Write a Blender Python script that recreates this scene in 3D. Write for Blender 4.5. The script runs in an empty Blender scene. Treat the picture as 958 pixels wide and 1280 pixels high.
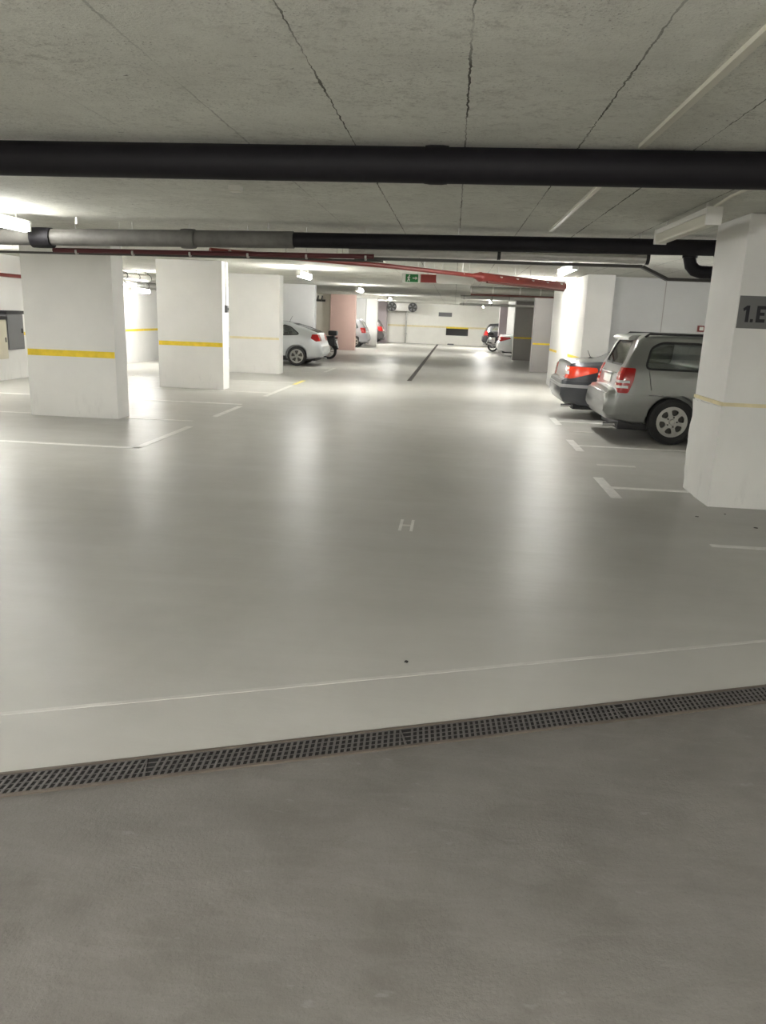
import bpy, bmesh, math, random
from mathutils import Vector, Matrix, geometry
random.seed(7)
PI = math.pi
scene = bpy.context.scene
COL = scene.collection

# ------------------------------------------------------------------ materials
def new_mat(name):
    m = bpy.data.materials.new(name); m.use_nodes = True
    nt = m.node_tree
    return m, nt, nt.nodes['Principled BSDF']

def mat(name, col, rough=.5, metal=0., bump=0., bscale=40., var=0., vscale=3., emit=None, strength=0., coat=0., trans=0., spec=None):
    m, nt, b = new_mat(name)
    b.inputs['Base Color'].default_value = (*col, 1)
    b.inputs['Roughness'].default_value = rough
    b.inputs['Metallic'].default_value = metal
    b.inputs['Coat Weight'].default_value = coat
    b.inputs['Coat Roughness'].default_value = .08
    if spec is not None: b.inputs['Specular IOR Level'].default_value = spec
    if trans: b.inputs['Transmission Weight'].default_value = trans
    if emit:
        b.inputs['Emission Color'].default_value = (*emit, 1)
        b.inputs['Emission Strength'].default_value = strength
    if var or bump:
        tc = nt.nodes.new('ShaderNodeTexCoord')
    if var:
        n = nt.nodes.new('ShaderNodeTexNoise'); n.inputs['Scale'].default_value = vscale
        n.inputs['Detail'].default_value = 6; n.inputs['Roughness'].default_value = .65
        nt.links.new(tc.outputs['Object'], n.inputs['Vector'])
        r = nt.nodes.new('ShaderNodeMapRange')
        r.inputs[1].default_value = .3; r.inputs[2].default_value = .7
        r.inputs[3].default_value = 1 - var; r.inputs[4].default_value = 1 + var
        nt.links.new(n.outputs['Fac'], r.inputs[0])
        mx = nt.nodes.new('ShaderNodeMix'); mx.data_type = 'RGBA'; mx.blend_type = 'MULTIPLY'
        mx.inputs[0].default_value = 1
        mx.inputs[6].default_value = (*col, 1)
        nt.links.new(r.outputs[0], mx.inputs[7]); nt.links.new(mx.outputs[2], b.inputs['Base Color'])
    if bump:
        n2 = nt.nodes.new('ShaderNodeTexNoise'); n2.inputs['Scale'].default_value = bscale
        n2.inputs['Detail'].default_value = 5
        nt.links.new(tc.outputs['Object'], n2.inputs['Vector'])
        bp = nt.nodes.new('ShaderNodeBump'); bp.inputs['Strength'].default_value = bump
        bp.inputs['Distance'].default_value = .01
        nt.links.new(n2.outputs['Fac'], bp.inputs['Height']); nt.links.new(bp.outputs[0], b.inputs['Normal'])
    return m

class N:      # tiny node-tree helper
    def __init__(s, nt): s.nt = nt
    def node(s, t, **kw):
        n = s.nt.nodes.new(t)
        for k, v in kw.items(): setattr(n, k, v)
        return n
    def put(s, sock, v):
        if hasattr(v, 'is_output'): s.nt.links.new(v, sock)
        elif isinstance(v, (tuple, list)): sock.default_value = tuple(v) if len(v) != 3 or sock.type == 'VECTOR' else (*v, 1)
        else: sock.default_value = v
    def math(s, op, a, b=0., c=0., clamp=False):
        n = s.node('ShaderNodeMath', operation=op, use_clamp=clamp)
        s.put(n.inputs[0], a); s.put(n.inputs[1], b); s.put(n.inputs[2], c); return n.outputs[0]
    def rng(s, v, a, b, c=0., d=1.):
        n = s.node('ShaderNodeMapRange'); 
        for i, x in enumerate((v, a, b, c, d)): s.put(n.inputs[i], x)
        return n.outputs[0]
    def mix(s, f, a, b, mode='MIX'):
        n = s.node('ShaderNodeMix', data_type='RGBA', blend_type=mode)
        s.put(n.inputs[0], f); s.put(n.inputs[6], a); s.put(n.inputs[7], b); return n.outputs[2]
    def noise(s, vec, scale, detail=5., rough=.6, dist=0.):
        n = s.node('ShaderNodeTexNoise'); s.put(n.inputs['Vector'], vec)
        n.inputs['Scale'].default_value = scale; n.inputs['Detail'].default_value = detail
        n.inputs['Roughness'].default_value = rough; n.inputs['Distortion'].default_value = dist
        return n.outputs['Fac']
    def scaled(s, vec, sc):
        n = s.node('ShaderNodeMapping'); s.put(n.inputs['Vector'], vec); n.inputs['Scale'].default_value = sc
        return n.outputs[0]

DRX, DRY = .9330, .3600                    # direction of the near drain; (-DRY, DRX) points away from the viewer
def floor_material():
    m, nt, b = new_mat('grey_floor_coating'); h = N(nt)
    pos = h.node('ShaderNodeTexCoord').outputs['Object']
    sp = h.node('ShaderNodeSeparateXYZ'); h.put(sp.inputs[0], pos)
    d = h.math('ADD', h.math('MULTIPLY', sp.outputs[0], -DRY), h.math('MULTIPLY', sp.outputs[1], DRX))
    coated = h.math('GREATER_THAN', d, 2.66)               # beyond the drain: epoxy; nearer: bare ramp concrete
    big = h.noise(pos, .55, 4, .6, .4); mid = h.noise(pos, 3.2, 6, .65, .3); fine = h.noise(pos, 60, 4, .7)
    streak = h.noise(h.scaled(pos, (.35, 2.2, 1)), 1.3, 5, .6, .6)
    epoxy = h.mix(h.rng(big, .35, .65), (.41, .402, .375), (.475, .467, .438))
    epoxy = h.mix(h.rng(streak, .35, .7, 0, .35), epoxy, (.365, .353, .322))
    raw = h.mix(h.rng(mid, .35, .68), (.135, .125, .112), (.185, .174, .158))
    raw = h.mix(h.rng(big, .4, .65, 0, .5), raw, (.122, .119, .106))
    spots = h.rng(h.noise(h.scaled(pos, (2.2, 5, 1)), 4, 3, .6), .66, .74, 0, .35)
    raw = h.mix(spots, raw, (.26, .257, .255))
    grain = h.noise(pos, 140, 3, .7); smear = h.noise(h.scaled(pos, (1.2, 4, 1)), 2.6, 6, .7, .8)
    raw = h.mix(h.rng(smear, .45, .7, 0, .30), raw, (.225, .215, .20))
    raw = h.mix(h.rng(grain, .55, .75, 0, .45), raw, (.075, .07, .06))
    h.put(b.inputs['Base Color'], h.mix(coated, raw, epoxy))
    r1 = h.rng(mid, .3, .7,   .33, .40); r0 = h.rng(mid, .3, .7, .42, .55)
    n = h.node('ShaderNodeMix', data_type='FLOAT'); h.put(n.inputs[0], coated); h.put(n.inputs[2], r0); h.put(n.inputs[3], r1)
    h.put(b.inputs['Roughness'], n.outputs[0])
    h.put(b.inputs['Specular IOR Level'], h.math('ADD', h.math('MULTIPLY', coated, -.06), .24))
    hgt = h.math('ADD', h.math('MULTIPLY', fine, h.math('ADD', h.math('MULTIPLY', coated, -.85), 1.)), h.math('ADD', h.math('MULTIPLY', mid, .5), h.math('MULTIPLY', h.noise(h.scaled(pos, (2.2, 5., 1)), 1.6, 3, .55), 1.1)))
    bp = h.node('ShaderNodeBump'); bp.inputs['Strength'].default_value = .34; bp.inputs['Distance'].default_value = .008
    h.put(bp.inputs['Height'], hgt); h.put(b.inputs['Normal'], bp.outputs[0])
    return m

def ceiling_material():
    m, nt, b = new_mat('precast_concrete'); h = N(nt)
    pos = h.node('ShaderNodeTexCoord').outputs['Object']
    sp = h.node('ShaderNodeSeparateXYZ'); h.put(sp.inputs[0], pos)
    x, y = sp.outputs[0], sp.outputs[1]
    wob = h.math('MULTIPLY', h.math('SUBTRACT', h.noise(pos, 9, 5, .7), .5), .035)
    u = h.math('DIVIDE', h.math('ADD', h.math('SUBTRACT', x, .005), wob), .665)
    fr = h.math('ABSOLUTE', h.math('SUBTRACT', h.math('FRACT', h.math('ADD', u, .5)), .5))     # 0 on each plank joint
    width = h.rng(h.noise(pos, 2.5, 4, .7), .35, .65, .002, .011)
    joint = h.math('LESS_THAN', fr, width)
    joint = h.math('MULTIPLY', joint, h.rng(h.noise(pos, 1.2, 3, .6), .34, .55, .25, 1.))
    joint = h.math('MULTIPLY', joint, h.rng(x, -1.5, -.9, .18, 1.))
    big = h.noise(pos, .8, 5, .6, .5); mid = h.noise(pos, 6, 6, .75); fine = h.noise(pos, 70, 4, .8)
    c = h.mix(h.rng(big, .35, .65), (.54, .54, .48), (.68, .68, .61))
    c = h.mix(h.rng(mid, .35, .7, 0, .35), c, (.47, .465, .41))
    pores = h.math('MULTIPLY', h.rng(fine, .56, .68), h.rng(h.noise(pos, 1.7, 4, .7), .40, .60, .15, .95))
    c = h.mix(pores, c, (.15, .145, .12))
    blot = h.math('MULTIPLY', h.rng(h.noise(pos, 16, 6, .8), .50, .66), h.rng(h.noise(pos, 1.1, 3, .6), .38, .6, .15, .7))
    c = h.mix(blot, c, (.30, .29, .25))
    scuff = h.math('MULTIPLY', h.rng(h.noise(h.scaled(pos, (7, 22, 1)), 1.0, 4, .7), .66, .70), h.rng(h.noise(pos, .9, 2), .5, .6))
    c = h.mix(scuff, c, (.14, .13, .11))
    c = h.mix(joint, c, (.07, .065, .05))
    h.put(b.inputs['Base Color'], c); b.inputs['Roughness'].default_value = .9
    bp = h.node('ShaderNodeBump'); bp.inputs['Strength'].default_value = .5; bp.inputs['Distance'].default_value = .01
    h.put(bp.inputs['Height'], h.math('ADD', fine, h.math('MULTIPLY', joint, -1.5))); h.put(b.inputs['Normal'], bp.outputs[0])
    return m

def plaster(name, col, var=.05):
    m, nt, b = new_mat(name); h = N(nt)
    pos = h.node('ShaderNodeTexCoord').outputs['Object']
    sp = h.node('ShaderNodeSeparateXYZ'); h.put(sp.inputs[0], pos)
    c = h.mix(h.rng(h.noise(pos, 1.6, 5, .6), .35, .65), tuple(v * (1 - var) for v in col), col)
    dirt = h.math('MULTIPLY', h.rng(h.noise(h.scaled(pos, (3, 3, .8)), 2.2, 6, .7), .55, .75), h.rng(sp.outputs[2], 0, .45, .4, 0))
    c = h.mix(dirt, c, tuple(v * .45 for v in col))         # tyre-height scuffs
    h.put(b.inputs['Base Color'], c); b.inputs['Roughness'].default_value = .75
    bp = h.node('ShaderNodeBump'); bp.inputs['Strength'].default_value = .25; bp.inputs['Distance'].default_value = .006
    h.put(bp.inputs['Height'], h.noise(pos, 30, 5, .7)); h.put(b.inputs['Normal'], bp.outputs[0])
    return m

M = {}
M['floor'] = floor_material(); M['ceiling'] = ceiling_material()
M['white'] = plaster('white_wall_paint', (.80, .79, .76))
M['grey'] = plaster('grey_wall_paint', (.60, .60, .59))
M['taupe'] = plaster('taupe_wall_paint', (.40, .38, .36))
M['cream'] = plaster('cream_wall_paint', (.80, .76, .67))
M['offwhite'] = plaster('off_white_wall_paint', (.84, .83, .77))
M['pink'] = plaster('salmon_wall_paint', (.60, .42, .365))
M['mauve'] = plaster('mauve_wall_paint', (.50, .44, .46))
M['yellow'] = mat('yellow_stripe_paint', (.86, .63, .04), .6, var=.15, vscale=6)
M['faded'] = mat('faded_stripe_paint', (.74, .66, .42), .7, var=.12, vscale=6)
M['line'] = mat('worn_line_paint', (.72, .71, .68), .38, var=.16, vscale=7)
M['line_dim'] = mat('faint_line_paint', (.58, .57, .53), .36, var=.12, vscale=7)
M['joint'] = mat('floor_joint_filler', (.50, .49, .46), .4, var=.15, vscale=3)
M['line_yellow'] = mat('yellow_line_paint', (.78, .64, .12), .4, var=.2, vscale=7)
M['black_pipe'] = mat('black_pipe_plastic', (.009, .008, .010), .6, var=.2, vscale=4, spec=.25)
M['dark_pipe'] = mat('dark_grey_pipe_plastic', (.115, .11, .10), .55, var=.25, vscale=5, spec=.3)  # dark grey with random mottling, for the second pipe's left length
M['grey_pipe'] = mat('grey_pipe_plastic', (.30, .29, .26), .35)
M['steel'] = mat('galvanised_steel', (.52, .51, .48), .38, .6, var=.1, vscale=8)
M['dark_steel'] = mat('dark_tray_steel', (.07, .068, .06), .5, .3)
M['red'] = mat('red_pipe_enamel', (.20, .028, .02), .42)
M['shaded_red'] = mat('shaded_red_pipe_enamel', (.085, .012, .014), .5)  # red enamel darkened: the shadow under the second pipe is in the colour
M['white_metal'] = mat('white_enamel', (.72, .71, .66), .4)
M['off_lamp'] = mat('lamp_diffuser_off', (.62, .60, .50), .3)
M['lit'] = {}
LAMPCOL = (1.0, .993, .965)
def lit(strength):
    if strength not in M['lit']:
        M['lit'][strength] = mat('lamp_diffuser_lit', (.8, .8, .75), .5, emit=LAMPCOL, strength=strength)
    return M['lit'][strength]
M['black'] = mat('black_plastic', (.012, .012, .013), .45)
M['tyre'] = mat('tyre_rubber', (.018, .018, .018), .8, bump=.3, bscale=60)
M['rim'] = mat('alloy_rim', (.40, .395, .37), .3, .85)
M['glass'] = None
def glass_material():
    m, nt, b = new_mat('car_window_glass'); h = N(nt)
    g = h.node('ShaderNodeBsdfGlossy'); g.inputs['Roughness'].default_value = .03
    t = h.node('ShaderNodeBsdfTransparent'); t.inputs['Color'].default_value = (.78, .80, .79, 1)
    fr = h.node('ShaderNodeFresnel'); fr.inputs['IOR'].default_value = 1.5
    mx = h.node('ShaderNodeMixShader')
    nt.links.new(h.math('ADD', h.math('MULTIPLY', fr.outputs[0], 1.2), .05, clamp=True), mx.inputs[0])
    nt.links.new(t.outputs[0], mx.inputs[1]); nt.links.new(g.outputs[0], mx.inputs[2])
    nt.links.new(mx.outputs[0], nt.nodes['Material Output'].inputs['Surface'])
    return m
M['glass'] = glass_material()
M['seat'] = mat('grey_seat_fabric', (.20, .20, .195), .9)
M['headrest'] = mat('light_seat_fabric', (.5, .5, .49), .85)
M['lamp_red'] = mat('red_lamp_lens', (.36, .008, .007), .15, coat=.3)
M['lamp_orange'] = mat('orange_red_lamp_lens', (.72, .045, .012), .15, coat=.3)
M['lamp_clear'] = mat('clear_lamp_lens', (.62, .58, .55), .1, coat=.5)
M['plate'] = mat('number_plate_white', (.72, .72, .68), .4)
M['chrome'] = mat('chrome', (.75, .75, .75), .12, 1.)
M['iron'] = mat('cast_iron_grate', (.13, .118, .115), .5, .4, var=.25, vscale=14)
M['pit'] = mat('drain_pit', (.012, .011, .010), .9)
M['drain_frame'] = mat('drain_edge_steel', (.14, .115, .095), .5, .4, var=.2, vscale=9)
M['sign_grey'] = mat('grey_sign_plate', (.155, .155, .15), .5)
M['ink'] = mat('black_lettering', (.008, .008, .012), .5)
M['green'] = mat('green_sign_panel', (.015, .20, .045), .4)
M['sign_white'] = mat('white_sign_panel', (.80, .80, .74), .5)
M['red_sign'] = mat('red_sign_panel', (.30, .045, .035), .5)
M['rust'] = mat('rust_brown_paint', (.13, .045, .035), .6)
M['cabinet'] = mat('grey_cabinet_enamel', (.17, .17, .175), .5)
M['beige'] = mat('beige_cabinet_enamel', (.60, .56, .44), .5)
M['vent'] = mat('dark_vent_metal', (.03, .03, .026), .6)

def paint(name, col, metal=.55, rough=.32): return mat(name, col, rough, metal, coat=.7)

# ------------------------------------------------------------------ mesh helpers
class MB:
    def __init__(s): s.bm = bmesh.new()
    def box(s, x0, x1, y0, y1, z0, z1, bevel=0.):
        b = bmesh.new(); bmesh.ops.create_cube(b, size=1)
        for v in b.verts:
            v.co = Vector(((x0 + x1) / 2 + v.co.x * (x1 - x0), (y0 + y1) / 2 + v.co.y * (y1 - y0), (z0 + z1) / 2 + v.co.z * (z1 - z0)))
        if bevel: bmesh.ops.bevel(b, geom=list(b.edges), offset=bevel, segments=2, affect='EDGES', profile=.7)
        return s.join(b)
    def join(s, b, mtx=None):
        if mtx: b.transform(mtx)
        vm = {v: s.bm.verts.new(v.co) for v in b.verts}
        for f in b.faces:
            try: s.bm.faces.new([vm[v] for v in f.verts])
            except ValueError: pass
        b.free(); return s
    def tube(s, pts, r, n=16, cap=True):
        pts = [Vector(p) for p in pts]; rs = r if isinstance(r, (list, tuple)) else [r] * len(pts)
        prev = None; rings = []
        for i, p in enumerate(pts):
            t = (pts[min(i + 1, len(pts) - 1)] - pts[max(i - 1, 0)]).normalized()
            if prev is None:
                a = Vector((0, 0, 1)) if abs(t.z) < .9 else Vector((1, 0, 0)); u = t.cross(a).normalized()
            else: u = (prev - t * prev.dot(t)).normalized()
            prev = u; w = t.cross(u)
            k = 1.
            if 0 < i < len(pts) - 1:
                c = (pts[i] - pts[i - 1]).normalized().dot((pts[i + 1] - pts[i]).normalized()); k = 1
            rings.append([s.bm.verts.new(p + (u * math.cos(2 * PI * j / n) + w * math.sin(2 * PI * j / n)) * rs[i] * k) for j in range(n)])
        for a, b in zip(rings, rings[1:]):
            for j in range(n): s.bm.faces.new((a[j], a[(j + 1) % n], b[(j + 1) % n], b[j]))
        if cap:
            s.bm.faces.new(rings[0][::-1]); s.bm.faces.new(rings[-1])
        return s
    def lathe(s, prof, axis='y', n=32, c=(0, 0, 0), closed=True):
        rings = []
        for r, h in prof:
            ring = []
            for j in range(n):
                a = 2 * PI * j / n; p = (r * math.cos(a), h, r * math.sin(a))
                if axis == 'z': p = (p[0], p[2], p[1])
                if axis == 'x': p = (p[1], p[0], p[2])
                ring.append(s.bm.verts.new(Vector(p) + Vector(c)))
            rings.append(ring)
        L = len(rings)
        for i in range(L if closed else L - 1):
            a, b = rings[i], rings[(i + 1) % L]
            for j in range(n): s.bm.faces.new((a[j], a[(j + 1) % n], b[(j + 1) % n], b[j]))
        if not closed:
            s.bm.faces.new(rings[0]); s.bm.faces.new(rings[-1])
        return s
    def prism(s, poly, axis, a, b, holes=()):
        # polygon in the two other axes (in x,y,z order), extruded along axis from a to b
        loops = [list(poly)] + [list(h) for h in holes]
        def P(p, h):
            return {'x': (h, p[0], p[1]), 'y': (p[0], h, p[1]), 'z': (p[0], p[1], h)}[axis]
        flat = [p for l in loops for p in l]
        va = [s.bm.verts.new(P(p, a)) for p in flat]; vb = [s.bm.verts.new(P(p, b)) for p in flat]
        if holes:
            tris = geometry.tessellate_polygon([[Vector((p[0], p[1], 0)) for p in l] for l in loops])
            for t in tris:
                s.bm.faces.new([va[i] for i in t]); s.bm.faces.new([vb[i] for i in reversed(t)])
        else:
            s.bm.faces.new(va); s.bm.faces.new(vb[::-1])
        o = 0
        for l in loops:
            for i in range(len(l)):
                j = (i + 1) % len(l); s.bm.faces.new((va[o + i], vb[o + i], vb[o + j], va[o + j]))
            o += len(l)
        return s
    def sphere(s, c, r, sc=(1, 1, 1), sub=3):
        b = bmesh.new(); bmesh.ops.create_icosphere(b, subdivisions=sub, radius=r)
        return s.join(b, Matrix.Translation(c) @ Matrix.Diagonal((*sc, 1)))
    def mesh(s, name, smooth=True, angle=38):
        bmesh.ops.recalc_face_normals(s.bm, faces=list(s.bm.faces))
        me = bpy.data.meshes.new(name); s.bm.to_mesh(me); s.bm.free()
        if smooth:
            for p in me.polygons: p.use_smooth = True
            me.set_sharp_from_angle(angle=math.radians(angle))
        return me
    def build(s, name, m, parent=None, smooth=True, angle=38):
        return link(name, s.mesh(name, smooth, angle), m, parent)

def link(name, me, m, parent=None):
    o = bpy.data.objects.new(name, me); COL.objects.link(o)
    if m is not None:
        me.materials.clear(); me.materials.append(m)
    if parent is not None: o.parent = parent
    return o

def tag(o, label, cat, group=None, kind=None):
    o['label'] = label; o['category'] = cat
    if group: o['group'] = group
    if kind: o['kind'] = kind
    return o
def thing(name, label, cat, loc=(0, 0, 0), rz=0., group=None):
    o = bpy.data.objects.new(name, None); COL.objects.link(o); o.empty_display_size = .2
    o.location = loc; o.rotation_euler = (0, 0, rz)
    return tag(o, label, cat, group)
def struct(name, mb, m, parent=None, smooth=False):
    o = mb.build(name, m, parent, smooth)
    o['kind'] = 'structure'
    return o
def copy_tree(o, parent=None):
    c = o.copy(); COL.objects.link(c)
    if parent is not None: c.parent = parent
    for ch in list(o.children): copy_tree(ch, c)
    return c

def rounded(poly, r, seg=5):
    out = []; n = len(poly)
    for i in range(n):
        p = Vector(poly[i]); a = Vector(poly[i - 1]) - p; b = Vector(poly[(i + 1) % n]) - p
        rr = min(r, a.length * .45, b.length * .45)
        p0 = p + a.normalized() * rr; p1 = p + b.normalized() * rr
        for k in range(seg + 1):
            t = k / seg
            q = p0 * (1 - t) ** 2 + p * 2 * t * (1 - t) + p1 * t ** 2
            out.append((q.x, q.y))
    return out
def grow(poly, d):
    cx = sum(p[0] for p in poly) / len(poly); cy = sum(p[1] for p in poly) / len(poly)
    n = len(poly); out = []
    area = sum(poly[i][0] * poly[(i + 1) % n][1] - poly[(i + 1) % n][0] * poly[i][1] for i in range(n))
    sg = 1 if area > 0 else -1
    for i in range(n):
        p = Vector(poly[i]); e1 = (p - Vector(poly[i - 1])).normalized(); e2 = (Vector(poly[(i + 1) % n]) - p).normalized()
        n1 = Vector((e1.y, -e1.x)) * sg; n2 = Vector((e2.y, -e2.x)) * sg
        k = (n1 + n2); k = k / max(.3, k.length_squared / 2)
        out.append((p.x + k.x * d, p.y + k.y * d))
    return out

def boolean(base, ops):
    tmp = []
    o = bpy.data.objects.new('tmp', base); COL.objects.link(o); tmp.append(o)
    for op, me in ops:
        t = bpy.data.objects.new('tmp', me); COL.objects.link(t); tmp.append(t)
        md = o.modifiers.new('b', 'BOOLEAN'); md.operation = op; md.object = t; md.solver = 'EXACT'
    dg = bpy.context.evaluated_depsgraph_get(); dg.update()
    me = bpy.data.meshes.new_from_object(o.evaluated_get(dg), depsgraph=dg)
    for t in tmp: bpy.data.objects.remove(t)
    for p in me.polygons: p.use_smooth = True
    me.set_sharp_from_angle(angle=math.radians(32))
    return me

# ------------------------------------------------------------------ the room
H = 2.66
XL, XR, YN, YF = -9.75, 7.7, -5.0, 54.0
T = .3
floor = struct('floor', MB().box(XL - T, XR + T, YN - T, YF + T, -.3, 0), M['floor'])
ceil = struct('ceiling', MB().box(XL - T, XR + T, YN - T, YF + T, H, H + .3), M['ceiling'])
wl = struct('wall_left', MB().box(XL - T, XL, YN - T, YF + T, 0, H), M['white'])
wr = struct('wall_right', MB().box(XR, XR + T, YN - T, YF + T, 0, H), M['white'])
wf = struct('wall_far', MB().box(XL, XR, YF, YF + T, 0, H), M['offwhite'])
wn = struct('wall_near', MB().box(XL, XR, YN - T, YN, 0, H), M['white'])
def stripe(parent, x0, x1, y0, y1, z0, z1, m='yellow'):
    o = MB().box(x0, x1, y0, y1, z0, z1).build('painted_stripe', M[m], parent, False)
    return o
stripe(wl, XL - .01, XL + .004, 8, YF, .95, 1.02)['kind'] = 'structure'
stripe(wf, -4.5, XR, YF - .004, YF + .01, 1.10, 1.21, 'faded')['kind'] = 'structure'
w = struct('wall_right_cross', MB().box(3.23, XR, 17.3, 17.6, 0, H), M['grey'])
struct('joint', MB().box(4.39, 4.41, 17.296, 17.31, 0, H), M['taupe'], w)
struct('wall_left_cross', MB().box(XL, -6.12, 39.0, 39.3, 0, H), M['cream'])
struct('wall_left_rear', MB().box(XL, -5.1, 45.5, 45.8, 0, H), M['grey'])
struct('wall_left_end', MB().box(XL, -4.55, 52.9, YF, 0, H), M['mauve'])

# paint on the floor belongs to the floor
def paint_line(x0, x1, y0, y1, m='line', name='parking_line'):
    o = MB().box(x0, x1, y0, y1, -.01, .0025).build(name, M[m], floor, False); o['kind'] = 'structure'; return o
for y0, y1, m in ((8.9, 10.9, 'line_dim'), (12.05, 13.6, 'line'), (15.5, 18.2, 'line_dim'), (18.45, 19.7, 'line_yellow'), (23, 25, 'line_dim')):
    paint_line(-3.80, -3.70, y0, y1, m)
for y, m, x1 in ((8.93, 'line', -3.72), (11.45, 'line_dim', -3.9), (13.9, 'line', -3.8), (16.2, 'line_dim', -3.8), (18.9, 'line_dim', -3.8), (24.6, 'line_dim', -3.8), (30, 'line_dim', -3.8)):
    paint_line(-9.0, x1, y - .05, y + .05, m)
for y, x0 in ((8.10, 1.70), (10.93, 1.79), (13.62, 1.86)):
    paint_line(x0 - .05, x0 + .06, y - .5, y + .52)
    paint_line(x0 + .06, 6.6, y - .045, y + .045)
paint_line(2.12, 6.5, 5.99, 6.06)
for y, xa, xb in ((9.45, 1.84, 2.3), (12.4, 1.9, 2.3)): paint_line(xa, xb, y - .05, y + .05, 'line_dim')
# small H painted in the lane
paint_line(-.350, -.326, 5.92, 6.27, 'line', 'floor_letter_bar'); paint_line(-.258, -.234, 5.92, 6.27, 'line', 'floor_letter_bar'); paint_line(-.326, -.258, 6.07, 6.11, 'line_dim', 'floor_letter_bar')
# old joint in the coating, parallel to the near drain
def along(s, d):          # point at distance s along the drain line and d beyond it
    return (-1.5 + DRX * s - DRY * d, 2.262 + DRY * s + DRX * d)
b = MB(); q = [along(-2.5, .52), along(8, .52), along(8, .545), along(-2.5, .545)]
b.prism(q, 'z', -.01, .002); o = b.build('floor_joint', M['joint'], floor, False); o['kind'] = 'structure'

for x, y, r_ in ((-.139, 3.51, .014), (2.30, 6.99, .016), (2.71, 6.69, .018), (2.6, 7.15, .010)):
    b = MB(); b.prism([(x + r_ * random.uniform(.5, 1.2) * math.cos(a), y + r_ * random.uniform(.5, 1.2) * math.sin(a)) for a in [i * PI / 5 for i in range(10)]], 'z', -.01, .003)
    o = b.build('floor_speck', M['pit'], floor, False); o['kind'] = 'structure'
# ------------------------------------------------------------------ drains
def drain(label, origin, ang, length, width, step):
    t = thing('drain_channel', label, 'drain', (*origin, 0), ang)
    MB().box(0, length, -width / 2 + .012, width / 2 - .012, -.02, .0015).build('channel', M['pit'], t, False)
    for s in (-1, 1):
        y = s * (width / 2 - .006)
        MB().box(0, length, y - .007, y + .007, -.02, .007, .001).build('edge_rail', M['drain_frame'], t, False)
    iw = width - .03; n = int(length / step)
    for k in range(n):
        g = MB(); x0 = k * step + .001; x1 = (k + 1) * step - .001
        for i in range(5):
            y = -iw / 2 + i * iw / 4
            g.box(x0, x1, y - .0025, y + .0025, -.01, .003)
        p = .025; j = 0
        while x0 + .004 + j * p + .012 < x1:
            xa = x0 + .004 + j * p
            g.prism([(xa, -iw / 2), (xa + .010, -iw / 2), (min(xa + .050, x1), iw / 2), (min(xa + .040, x1 - .002), iw / 2)], 'z', -.008, .005); j += 1
        g.build('grate', M['iron'], t, False)
    return t
o0 = along(-1.5, 0)
drain('long slotted drain channel crossing the floor in the foreground', o0, math.atan2(DRY, DRX), 7.0, .150, 1.0)
drain('straight dark drain channel running down the middle of the driving lane to the far wall', (-1.12, 21.1), math.atan2(33, .1), 32.4, .13, 2.7)

# ------------------------------------------------------------------ pillars
def pillar(label, x0, x1, y0, y1, m='white', st=None, bevel=.012, stx=None):
    t = thing('pillar', label, 'pillar', ((x0 + x1) / 2, (y0 + y1) / 2, 0))
    cx, cy = (x0 + x1) / 2, (y0 + y1) / 2
    MB().box(x0 - cx, x1 - cx, y0 - cy, y1 - cy, 0, H, bevel).build('shaft', M[m], t, True, 30)
    if st:
        a, b = stx or (x0 + .02, x1 - .01)
        stripe(t, a - cx, b - cx, y0 - cy - .003, y0 - cy + .02, st[0], st[1], st[2] if len(st) > 2 else 'yellow')
    return t
P1 = pillar('nearest wide white pillar on the left with a yellow stripe', -6.37, -4.99, 11.25, 11.66, 'white', (.905, .998))
P2 = pillar('second wide white pillar on the left with yellow stripe and conduit on its side', -6.31, -4.885, 16.4, 16.85, 'white', (.900, .990))
P3 = pillar('third white pillar on the left, brightly lit, beside the silver coupe', -6.2, -4.78, 21.4, 21.9, 'white', (.93, .99, 'faded'))
P4 = pillar('grey pillar directly behind the silver coupe', -6.3, -4.90, 27.45, 27.9, 'grey')
P5 = pillar('salmon pink pillar on the left beyond the motorcycle', -6.10, -4.86, 38.7, 39.15, 'pink')
P6 = pillar('narrow white pillar far left between two parked cars', -5.05, -4.42, 45.3, 45.75, 'white')
# right side
A = pillar('white pillar in the right foreground carrying the floor sign', 2.545, 3.85, 7.45, 8.32, 'white', None, .015)
cx, cy = (2.545 + 3.85) / 2, (7.45 + 8.32) / 2
b = MB(); pts = []
bm = bmesh.new(); bmesh.ops.create_cube(bm, size=1); bmesh.ops.subdivide_edges(bm, edges=list(bm.edges), cuts=9, use_grid_fill=True)
for v in bm.verts:
    x = 2.545 - .012 + (v.co.x + .5) * (1.305 + .024); y = 7.45 - .008 + (v.co.y + .5) * (.87 + .05); z = (v.co.z + .5) * .96
    r = random.Random(int(z * 50) * 31 + int(y * 20))
    if v.co.y > .35 and v.co.x < -.3: y += r.uniform(-.06, .02); x += r.uniform(0, .01)
    if v.co.z < -.3 and v.co.x < -.4 and v.co.y > 0: y -= .12 * (-.3 - v.co.z) * 5 * (v.co.y + .1); x += .01
    if v.co.z > .45: z += r.uniform(-.02, .0)
    v.co = Vector((x - cx, y - cy, z))
b.join(bm); b.build('lower_render_coat', M['white'], A, True, 25)
stripe(A, 2.53 - cx, 3.86 - cx, 7.438 - cy, 7.5 - cy, .965, .998, 'faded')
stripe(A, 2.528 - cx, 2.6 - cx, 7.45 - cy, 8.3 - cy, .965, .998, 'faded')
B = pillar('long brightly lit white pillar behind the dark sedan', 2.68, 3.23, 16.7, 22.15, 'white')
cx, cy = (2.68 + 3.23) / 2, (16.7 + 22.15) / 2
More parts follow.
